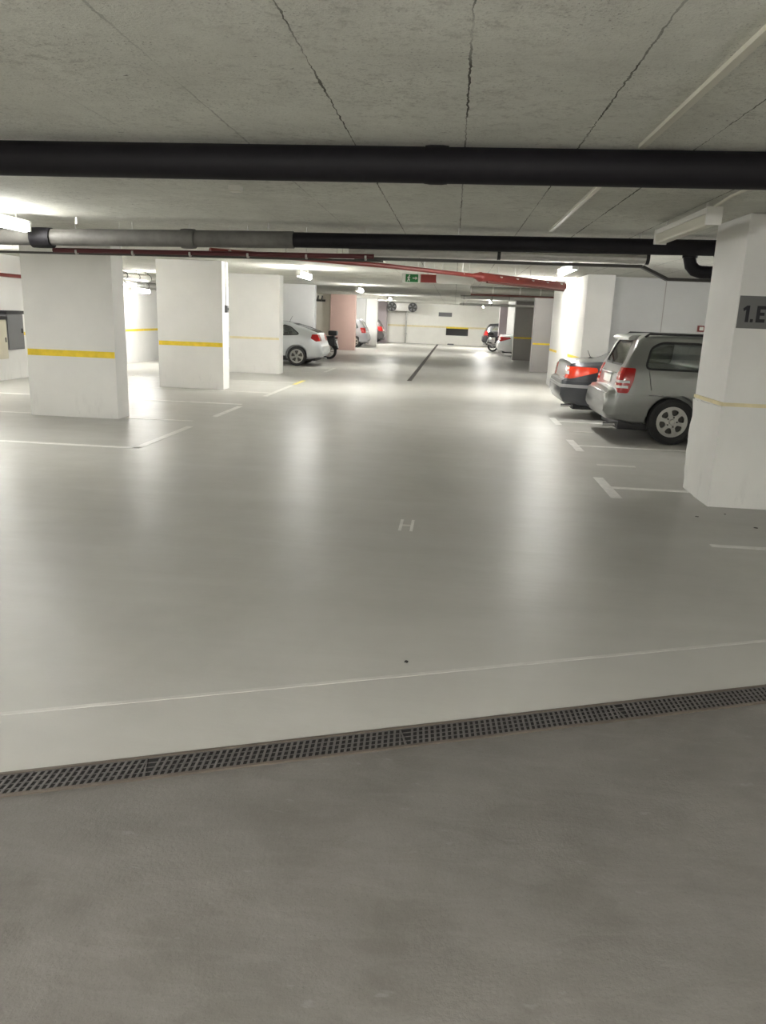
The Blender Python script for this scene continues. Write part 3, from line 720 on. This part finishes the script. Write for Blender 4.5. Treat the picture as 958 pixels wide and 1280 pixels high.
def car(name, label, cat, loc, rz, S, pcol):
    t = thing(name, label, cat, loc, rz)
    lf = Loft(S['top'], S['bot'], S['width'], S['belt'], S['tum'], S.get('rr', .12), S.get('fr', .2))
    W2 = S['width'] / 2; r = S['r']
    ops = []
    for wx in S['wheels']:
        for s in (-1, 1):
            ops.append(('DIFFERENCE', MB().lathe([(0, -.2), (r + .055, -.2), (r + .055, .2), (0, .2)], 'y', 36, (wx, s * (W2 - .04), r + .005), False).mesh('cut', False)))
    cav = boolean(lf.mesh(-.055), [('INTERSECT', bxm(S['cab'][0], S['cab'][1], -2, 2, S.get('cabz', .78), 3))])
    ops.append(('DIFFERENCE', cav))
    wins = []
    for poly in S['side_win']:
        p = rounded(poly, .06, 4); wins.append(('side', p)); ops.append(('DIFFERENCE', pm(p, 'y', -2, 2)))
    rw = rounded(S['rear_win'], .09, 4); fw = rounded(S['front_win'], .09, 4)
    ops.append(('DIFFERENCE', pm(rw, 'x', -.4, S['rw_x']))); ops.append(('DIFFERENCE', pm(fw, 'x', S['fw_x'], S['fw_x'] + 2.2)))
    for (xa, za), (xb, zb) in S.get('seams', ()):
        dx, dz = xb - xa, zb - za; ln = math.hypot(dx, dz); nx, nz = -dz / ln * .005, dx / ln * .005
        q = [(xa + nx, za + nz), (xb + nx, zb + nz), (xb - nx, zb - nz), (xa - nx, za - nz)]
        for s in (-1, 1): ops.append(('DIFFERENCE', pm(q, 'y', s * (W2 * .8), s * 2)))
    for za, ya in S.get('rear_seams', ()): ops.append(('DIFFERENCE', bxm(-.3, S['rseam_d'], -ya, ya, za - .005, za + .005)))
    body = link('body', boolean(lf.mesh(), ops), pcol, t)
    # window surrounds and panes
    o3, i2 = lf.mesh(.004), lf.mesh(-.02)
    def shellcut(name, cutter, m, a=.004, b=-.02, parent=t):
        return link(name, boolean(lf.mesh(a), [('INTERSECT', cutter), ('DIFFERENCE', lf.mesh(b))]), m, parent)
    for k, (kind, p) in enumerate(wins):
        for s in (-1, 1):
            lo, hi = (.2, 2) if s > 0 else (-2, -.2)
            shellcut('window_seal', pm(grow(p, S.get('seal', .028)), 'y', lo, hi, [p]), M['black'], .003, -.02)
            shellcut('side_window', pm(grow(p, .012), 'y', lo, hi), M['glass'], -.008, -.014)
    shellcut('window_seal', pm(grow(rw, .025), 'x', -.4, S['rw_x'], [rw]), M['black'], .003, -.02)
    shellcut('rear_window', pm(grow(rw, .012), 'x', -.4, S['rw_x']), M['glass'], -.008, -.014)
    shellcut('windshield', pm(grow(fw, .012), 'x', S['fw_x'], S['fw_x'] + 2.2), M['glass'], -.008, -.014)
    # lamps
    for s in (-1, 1):
        q = S['tail']; ys = (S['tail_y'], 2) if s > 0 else (-2, -S['tail_y'])
        tl = shellcut('tail_light', pm(rounded(q, .03, 3), 'y', *ys), S.get('tail_mat', M['lamp_red']), .008, -.02)
        for q in S.get('tail_clear', ()): 
            ys2 = (S['tail_y'] + .0, 2) if s > 0 else (-2, -S['tail_y'] - .0)
            shellcut('clear_lens', pm(q, 'y', *ys2), M['lamp_clear'], .012, .001, tl)
        shellcut('headlight', bxm(S['L'] - .45, S['L'] + .3, *((W2 * .5, 2) if s > 0 else (-2, -W2 * .5)), S['hl'], S['hl'] + .14), M['lamp_clear'], .006, -.02)
    # bumper moulding, plate, handles, mirrors, exhaust
    z0, z1 = S['bump']; bm_ = S.get('bump_mat', pcol)
    shellcut('rear_bumper', bxm(-.5, S['bump_x'], -2, 2, z0, z1), bm_, .014, -.02)
    shellcut('front_bumper', bxm(S['L'] - .4, S['L'] + .5, -2, 2, z0, z1), bm_, .012, -.02)
    if 'strip' in S:
        shellcut('bumper_strip', bxm(-.5, S['bump_x'] - .05, -2, 2, *S['strip'][:2]), S['strip'][2], .022, -.0)
    px, pz = S['plate']
    pl = MB().box(-.012, .004, -.26, .26, 0, .115, .004).build('number_plate', M['plate'], t); pl.location = (px, 0, pz); pl.rotation_euler = (0, S.get('plate_tilt', .15), 0)
    MB().box(-.02, .03, -.32, .32, .118, .15, .006).build('plate_lamp_bar', pcol, pl)
    if S.get('sill', True):
        for s in (-1, 1): shellcut('sill', bxm(S['wheels'][0] + r + .05, S['wheels'][1] - r - .05, *((W2 * .6, 2) if s > 0 else (-2, -W2 * .6)), S['bot'][2][1] - .1, S['bot'][2][1] + .1), M['black'], .008, -.02)
    for hx, hz in S['handles']:
        for s in (-1, 1): MB().box(hx, hx + .2, s * W2 * .985 - .02, s * W2 * .985 + .03 * 1, hz, hz + .035, .01).build('door_handle', S.get('handle_mat', pcol), t)
    for s in (-1, 1):
        mx, mz = S['mirror']
        m_ = MB().sphere((mx, s * (W2 + .09), mz), .1, (.7, 1, .8), 2).box(mx - .02, mx + .02, min(s * (W2 - .12), s * (W2 + .05)), max(s * (W2 - .12), s * (W2 + .05)), mz - .07, mz - .03).build('side_mirror', pcol, t)
    MB().tube([(.5, -W2 * .55, .24), (.06, -W2 * .55, .22)], .028, 12).build('exhaust_pipe', M['chrome'], t)
    MB().box(.25, S['L'] - .3, -W2 * .72, W2 * .72, .17, .32, .02).build('underbody', M['black'], t)
    # seats
    for x in S['seats']:
        for y in (-W2 * .42, W2 * .42):
            b = MB(); b.box(x, x + .5, y - .24, y + .24, .45, .62, .05); b.prism(rounded([(x - .02, .5), (x + .12, .5), (x - .12, 1.08), (x - .24, 1.06)], .04), 'y', y - .23, y + .23)
            st = b.build('seat', M['seat'], t)
            MB().box(x - .27, x - .17, y - .13, y + .13, 1.08, 1.26, .04).build('headrest', M['headrest'], st)
    for wx in S['wheels']:
        for s in (-1, 1): wheel(t, wx, s * (W2 - .115), r, s, S['rim'], S.get('tw', .2), S.get('rimr', .66))
    if S.get('rails'):
        for s in (-1, 1):
            y = s * (W2 - .22)
            MB().tube([(.5, y, S['rails'] - .05), (.56, y, S['rails']), (2.3, y, S['rails'] + .005), (2.38, y, S['rails'] - .05)], .018, 10).build('roof_rail', M['black'], t)
    if S.get('spoiler'):
        a, zz, ww = S['spoiler']
        MB().prism(rounded([(a, zz + .005), (a + .02, zz - .03), (a + .22, zz + .0), (a + .24, zz + .055), (a + .05, zz + .045)], .015, 3), 'y', -ww, ww).build('spoiler', pcol, t)
    if S.get('wiper'):
        (xa, za), (xb, zb) = S['wiper']
        MB().tube([(xa, .0, za), (xa - .02, .1, za + .03), (xb, .38, zb)], .012, 8).build('wiper', M['black'], t)
    if S.get('antenna'):
        ax, az, ah = S['antenna']
        MB().tube([(ax, 0, az), (ax - .5 * ah, 0, az + ah)], [.008, .004], 6).sphere((ax, 0, az), .035, (1.4, .8, .6), 2).build('antenna', M['black'], t)
    if S.get('cap_strip'):
        pass
    return t

WAGON = dict(L=4.45, width=1.735, belt=1.06, tum=.34, r=.335, wheels=(.97, 3.50), rr=.13, fr=.2,
    top=[(0, .58), (.02, .70), (.06, .755), (.14, .765), (.15, .80), (.18, .97), (.235, 1.10), (.33, 1.34), (.40, 1.49), (.47, 1.535), (.9, 1.56), (1.8, 1.566), (2.4, 1.55), (2.72, 1.49), (3.35, 1.10), (3.5, 1.03), (4.15, .93), (4.36, .80), (4.45, .55)],
    bot=[(0, .44), (.05, .33), (.4, .27), (4.0, .26), (4.3, .30), (4.45, .40)], cab=(.28, 3.3), cabz=.80,
    side_win=[[(.53, 1.09), (1.30, 1.085), (1.30, 1.43), (.74, 1.43), (.60, 1.36)], [(1.36, 1.085), (2.12, 1.08), (2.12, 1.44), (1.36, 1.43)], [(2.2, 1.08), (3.1, 1.08), (2.68, 1.43), (2.2, 1.44)]],
    rear_win=[(-.60, 1.12), (.60, 1.12), (.47, 1.45), (-.47, 1.45)], rw_x=.62, front_win=[(-.62, 1.12), (.62, 1.12), (.5, 1.46), (-.5, 1.46)], fw_x=2.6,
    tail=[(.15, .72), (.30, .72), (.36, .90), (.38, 1.08), (.15, 1.08)], tail_y=.62, tail_clear=[[(0, .79), (.29, .79), (.29, .825), (0, .825)], [(0, .865), (.31, .865), (.31, .90), (0, .90)]],
    hl=.72, bump=(.40, .705), bump_x=.6, plate=(.155, .83), plate_tilt=.12, handles=[(1.34, .96), (2.25, .94)], mirror=(2.98, 1.1), seats=[1.75, 2.55], rim='holes', tw=.215,
    rails=1.562, spoiler=(.285, 1.485, .55), wiper=((.235, 1.09), (.27, 1.16)), seams=[((1.30, .5), (1.34, 1.06)), ((.62, .78), (.56, 1.06)), ((2.17, .35), (2.16, 1.06)), ((.60, .705), (.80, .70))], rear_seams=[(.985, .55)], rseam_d=.24, seal=.03, handle_mat=M['black'])
SEDAN = dict(L=4.75, width=1.80, belt=.98, tum=.42, r=.32, wheels=(1.02, 3.75), rr=.15, fr=.2,
    top=[(0, .60), (.02, .70), (.06, .72), (.075, .77), (.10, .92), (.14, .995), (.22, 1.015), (.5, 1.03), (.82, 1.05), (.92, 1.085), (1.4, 1.36), (1.75, 1.435), (2.3, 1.455), (2.75, 1.39), (3.35, 1.07), (3.5, 1.00), (4.3, .87), (4.62, .75), (4.75, .5)],
    bot=[(0, .42), (.06, .31), (.4, .22), (4.3, .21), (4.6, .26), (4.75, .36)], cab=(1.0, 3.3), cabz=.78,
    side_win=[[(1.28, 1.02), (2.0, 1.0), (2.0, 1.36), (1.78, 1.35), (1.42, 1.2)], [(2.08, 1.0), (3.0, 1.0), (2.6, 1.33), (2.08, 1.36)]],
    rear_win=[(-.62, 1.15), (.62, 1.15), (.52, 1.37), (-.52, 1.37)], rw_x=1.85, front_win=[(-.64, 1.08), (.64, 1.08), (.52, 1.36), (-.52, 1.36)], fw_x=2.55,
    tail=[(-.1, .745), (.14, .725), (.60, .855), (.58, .93), (.0, .94)], tail_y=.60, tail_mat=M['lamp_orange'], tail_clear=[[(-.1, .80), (.11, .80), (.11, .86), (-.1, .86)]],
    hl=.62, bump=(.31, .69), bump_x=.55, plate=(.035, .56), plate_tilt=.05, handles=[(1.75, .88), (2.7, .86)], mirror=(2.98, 1.02), seats=[1.9, 2.75], rim='spokes', seams=[((1.30, .5), (1.42, .98)), ((2.04, .35), (2.04, .98))], rear_seams=[(.725, .75)], rseam_d=.10, antenna=(.60, 1.06, .14))
COUPE = dict(L=4.22, width=1.74, belt=.94, tum=.42, r=.315, wheels=(.84, 3.38), rr=.13, fr=.22,
    top=[(0, .55), (.02, .66), (.08, .80), (.14, .95), (.20, 1.07), (.30, 1.115), (.62, 1.225), (1.0, 1.33), (1.4, 1.40), (1.9, 1.42), (2.4, 1.36), (3.0, 1.05), (3.15, .99), (3.85, .86), (4.1, .74), (4.22, .5)],
    bot=[(0, .42), (.06, .32), (.4, .22), (3.8, .20), (4.1, .26), (4.22, .36)], cab=(.5, 3.0), cabz=.76,
    side_win=[[(.78, 1.02), (1.30, .985), (1.30, 1.29), (1.06, 1.23)], [(1.38, .98), (2.68, .97), (2.25, 1.29), (1.38, 1.31)]],
    rear_win=[(-.56, 1.09), (.56, 1.09), (.48, 1.33), (-.48, 1.33)], rw_x=1.1, front_win=[(-.62, 1.06), (.62, 1.06), (.5, 1.34), (-.5, 1.34)], fw_x=2.2,
    tail=[(.0, .83), (.20, .80), (.38, .90), (.34, 1.03), (.08, 1.03)], tail_y=.45, hl=.62, bump=(.30, .66), bump_x=.5, plate=(.085, .76), plate_tilt=.3, handles=[(1.42, .86)], mirror=(2.62, .99), seats=[1.5, 2.35], rim='spokes', seams=[((1.34, .35), (1.34, .95)), ((2.75, .4), (2.7, .95))], rear_seams=[], rseam_d=.2, antenna=(1.25, 1.385, .2), rimr=.72)
HATCH = dict(L=4.05, width=1.72, belt=.98, tum=.34, r=.31, wheels=(.70, 3.25), rr=.13, fr=.2,
    top=[(0, .52), (.02, .68), (.07, .74), (.10, .90), (.16, 1.04), (.40, 1.42), (.47, 1.475), (.9, 1.51), (1.6, 1.52), (2.1, 1.47), (2.85, 1.07), (3.0, 1.0), (3.65, .90), (3.95, .76), (4.05, .5)],
    bot=[(0, .42), (.05, .33), (.4, .23), (3.7, .21), (3.95, .26), (4.05, .36)], cab=(.28, 2.8), cabz=.76,
    side_win=[[(.52, 1.05), (1.12, 1.02), (1.12, 1.38), (.72, 1.36)], [(1.2, 1.02), (2.5, 1.0), (2.1, 1.36), (1.2, 1.39)]],
    rear_win=[(-.55, 1.07), (.55, 1.07), (.46, 1.37), (-.46, 1.37)], rw_x=.6, front_win=[(-.6, 1.08), (.6, 1.08), (.48, 1.4), (-.48, 1.4)], fw_x=1.95,
    tail=[(.0, .78), (.32, .78), (.42, 1.06), (.12, 1.06)], tail_y=.50, tail_mat=M['lamp_red'], hl=.62, bump=(.31, .70), bump_x=.45, plate=(.085, .78), plate_tilt=.15, handles=[(1.22, .9)], mirror=(2.45, 1.05), seats=[1.35, 2.1], rim='spokes', seams=[((1.16, .35), (1.16, .98))], rear_seams=[], rseam_d=.2)

P_grey = paint('silver_grey_car_paint', (.255, .26, .25), .6, .3)
P_dark = paint('dark_charcoal_car_paint', (.055, .058, .066), .5, .28)
P_silver = paint('pale_silver_car_paint', (.52, .54, .55), .5, .3)
P_silver2 = paint('mid_silver_car_paint', (.36, .36, .38), .5, .3)
P_brown = paint('dusty_dark_car_paint', (.05, .045, .045), .3, .4)
P_black = mat('black_car_paint', (.010, .010, .012), .35, .1, coat=.15)
P_white = paint('white_car_paint', (.62, .62, .62), .1, .3)
WAGON['bump_mat'] = P_grey
SEDAN['strip'] = (.57, .625, mat('bumper_strip_grey', (.30, .30, .30), .4))
car('estate_car', 'silver grey estate car with roof rails parked beside the right foreground pillar', 'car', (2.25, 12.26, 0), 0, WAGON, P_grey)
car('sedan_car', 'dark charcoal sedan with orange-red tail lights beyond the silver grey estate', 'car', (1.96, 14.78, 0), 0, SEDAN, P_dark)
car('coupe_car', 'pale silver coupe parked left behind the third white pillar', 'car', (-4.22, 26.05, 0), PI, COUPE, P_silver)
car('hatchback_car', 'mid silver hatchback far left just past the salmon pink pillar', 'car', (-4.62, 43.2, 0), PI, HATCH, P_silver2)
car('hatchback_car', 'dusty dark hatchback farthest left behind the narrow white pillar', 'car', (-4.42, 50.9, 0), PI, HATCH, P_brown)
car('hatchback_car', 'black hatchback farthest right near the far wall', 'car', (1.86, 51.2, 0), 0, HATCH, P_black)
S2 = dict(SEDAN); S2.pop('antenna'); S2['tail_mat'] = M['lamp_red']; S2['strip'] = (.60, .64, P_white)
car('sedan_car', 'white sedan far right between taupe and white pillars', 'car', (2.2, 39.6, 0), 0, S2, P_white)

# ------------------------------------------------------------------ motorcycles
def motorcycle(label, loc, rz):
    t = thing('motorcycle', label, 'motorcycle', loc, rz)      # rear at x=0, nose toward +x
    r = .30
    for x, w_ in ((.30, .15), (1.72, .11)):
        wh = MB().lathe([(r * .7, -w_ / 2), (r * .9, -w_ / 2), (r, -w_ * .2), (r, w_ * .2), (r * .9, w_ / 2), (r * .7, w_ / 2)], 'y', 32).build('wheel', M['tyre'], t); wh.location = (x, 0, r)
        b = MB().lathe([(r * .66, -w_ * .4), (r * .72, -w_ * .4), (r * .72, w_ * .4), (r * .66, w_ * .4)], 'y', 28).lathe([(0, -.05), (.05, -.05), (.05, .05), (0, .05)], 'y', 14, (0, 0, 0), False)
        for k in range(6):
            a = k * PI / 3; b.tube([(.03 * math.cos(a), 0, .03 * math.sin(a)), (r * .69 * math.cos(a), 0, r * .69 * math.sin(a))], .014, 8)
        b.build('rim', M['chrome'], wh)
    MB().prism(rounded([(.1, .72), (.75, .62), (1.25, .58), (1.3, .74), (1.15, .90), (.8, .86), (.55, .78), (.12, .84)], .07), 'y', -.15, .15).build('body_fairing', P_black, t)
    MB().prism(rounded([(.08, .80), (.5, .77), (.8, .84), (.8, .90), (.45, .86), (.1, .90)], .04), 'y', -.14, .14).build('seat', M['black'], t)
    MB().box(.55, 1.2, -.17, .17, .26, .60, .05).build('engine', M['dark_steel'], t)
    for s in (-1, 1):
        MB().tube([(.30, s * .11, r), (.75, s * .12, .40)], .03, 8).build('swing_arm', M['dark_steel'], t)
        MB().tube([(1.72, s * .09, r), (1.42, s * .09, .95)], .026, 10).build('fork', M['chrome'], t)
        MB().tube([(1.42, s * .06, .98), (1.34, s * .30, 1.0), (1.24, s * .37, .98)], .014, 8).build('handlebar', M['chrome'], t)
        MB().tube([(1.36, s * .26, 1.0), (1.38, s * .30, 1.12)], .007, 6).sphere((1.37, s * .31, 1.13), .06, (.35, 1, .7), 2).build('mirror', M['chrome'], t)
    MB().tube([(1.05, -.18, .34), (.6, -.20, .30), (.35, -.2, .36), (-.02, -.2, .46)], [.025, .03, .05, .055], 14).build('exhaust', M['chrome'], t)
    MB().box(-.02, .32, -.2, .2, .90, 1.08, .06).build('top_case', M['black'], t)
    MB().box(-.035, -.015, -.1, .1, .78, .86, .008).build('tail_light', M['lamp_red'], t); MB().tube([(0, 0, .82), (.16, 0, .8)], .025, 8).build('lamp_arm', M['black'], t)
    MB().prism([(.0, .70), (.02, .70), (-.05, .45), (-.07, .45)], 'y', -.09, .09).build('number_plate', M['plate'], t)
    b = MB(); b.tube([(.30 + .34 * math.cos(a), 0, r + .34 * math.sin(a)) for a in [PI * (.15 + .11 * i) for i in range(8)]], .05, 8); b.build('rear_fender', P_black, t)
    b = MB(); b.tube([(1.72 + .34 * math.cos(a), 0, r + .34 * math.sin(a)) for a in [PI * (.2 + .09 * i) for i in range(8)]], .045, 8); b.build('front_fender', P_black, t)
    MB().sphere((1.56, 0, .92), .1, (.7, .9, 1), 2).build('headlight', M['chrome'], t)
    MB().prism(rounded([(1.45, .95), (1.58, 1.0), (1.40, 1.22), (1.37, 1.2)], .02), 'y', -.17, .17).build('windscreen', M['glass'], t)
    MB().tube([(.9, .12, .3), (.82, .3, .0)], .012, 8).build('side_stand', M['dark_steel'], t)
    for s in (-1, 1): MB().box(.02, .40, s * .29 - .1, s * .29 + .1, .52, .80, .05).build('pannier', M['chrome' if s < 0 else 'black'], t); 
    for s in (-1, 1): MB().tube([(.2, s * .12, .74), (.2, s * .22, .70)], .015, 8).build('pannier_arm', M['dark_steel'], t)
    return t
motorcycle('dark motorcycle with shiny panniers on the left beside the silver coupe', (-4.45, 30.0, 0), PI)
motorcycle('dark motorcycle far right between the white sedan and black hatchback', (1.95, 44.6, 0), 0)

# ------------------------------------------------------------------ world, camera, view
wd = bpy.data.worlds.new('world'); scene.world = wd; wd.use_nodes = True
wd.node_tree.nodes['Background'].inputs[0].default_value = (.02, .02, .02, 1)
cam = bpy.data.cameras.new('camera'); co = bpy.data.objects.new('camera', cam); COL.objects.link(co); scene.camera = co
cam.sensor_fit = 'VERTICAL'; cam.sensor_height = 36; cam.lens = 36 * 960 / 1280; cam.clip_end = 200; cam.clip_start = .05
yaw, pitch, roll = math.radians(4.60234), math.radians(14.21808), math.radians(2.2)
F = Vector((-math.sin(yaw) * math.cos(pitch), math.cos(yaw) * math.cos(pitch), -math.sin(pitch)))
R0 = Vector((math.cos(yaw), math.sin(yaw), 0)); U0 = R0.cross(F)
R = R0 * math.cos(roll) + U0 * math.sin(roll); U = U0 * math.cos(roll) - R0 * math.sin(roll)
mt = Matrix((R, U, -F)).transposed().to_4x4(); mt.translation = (0, 0, 1.65); co.matrix_world = mt
vs = scene.view_settings
scene.display_settings.display_device = 'sRGB'
vs.view_transform = 'Standard'; vs.look = 'None'; vs.gamma = 1.; vs.use_curve_mapping = False; vs.exposure = 3.5
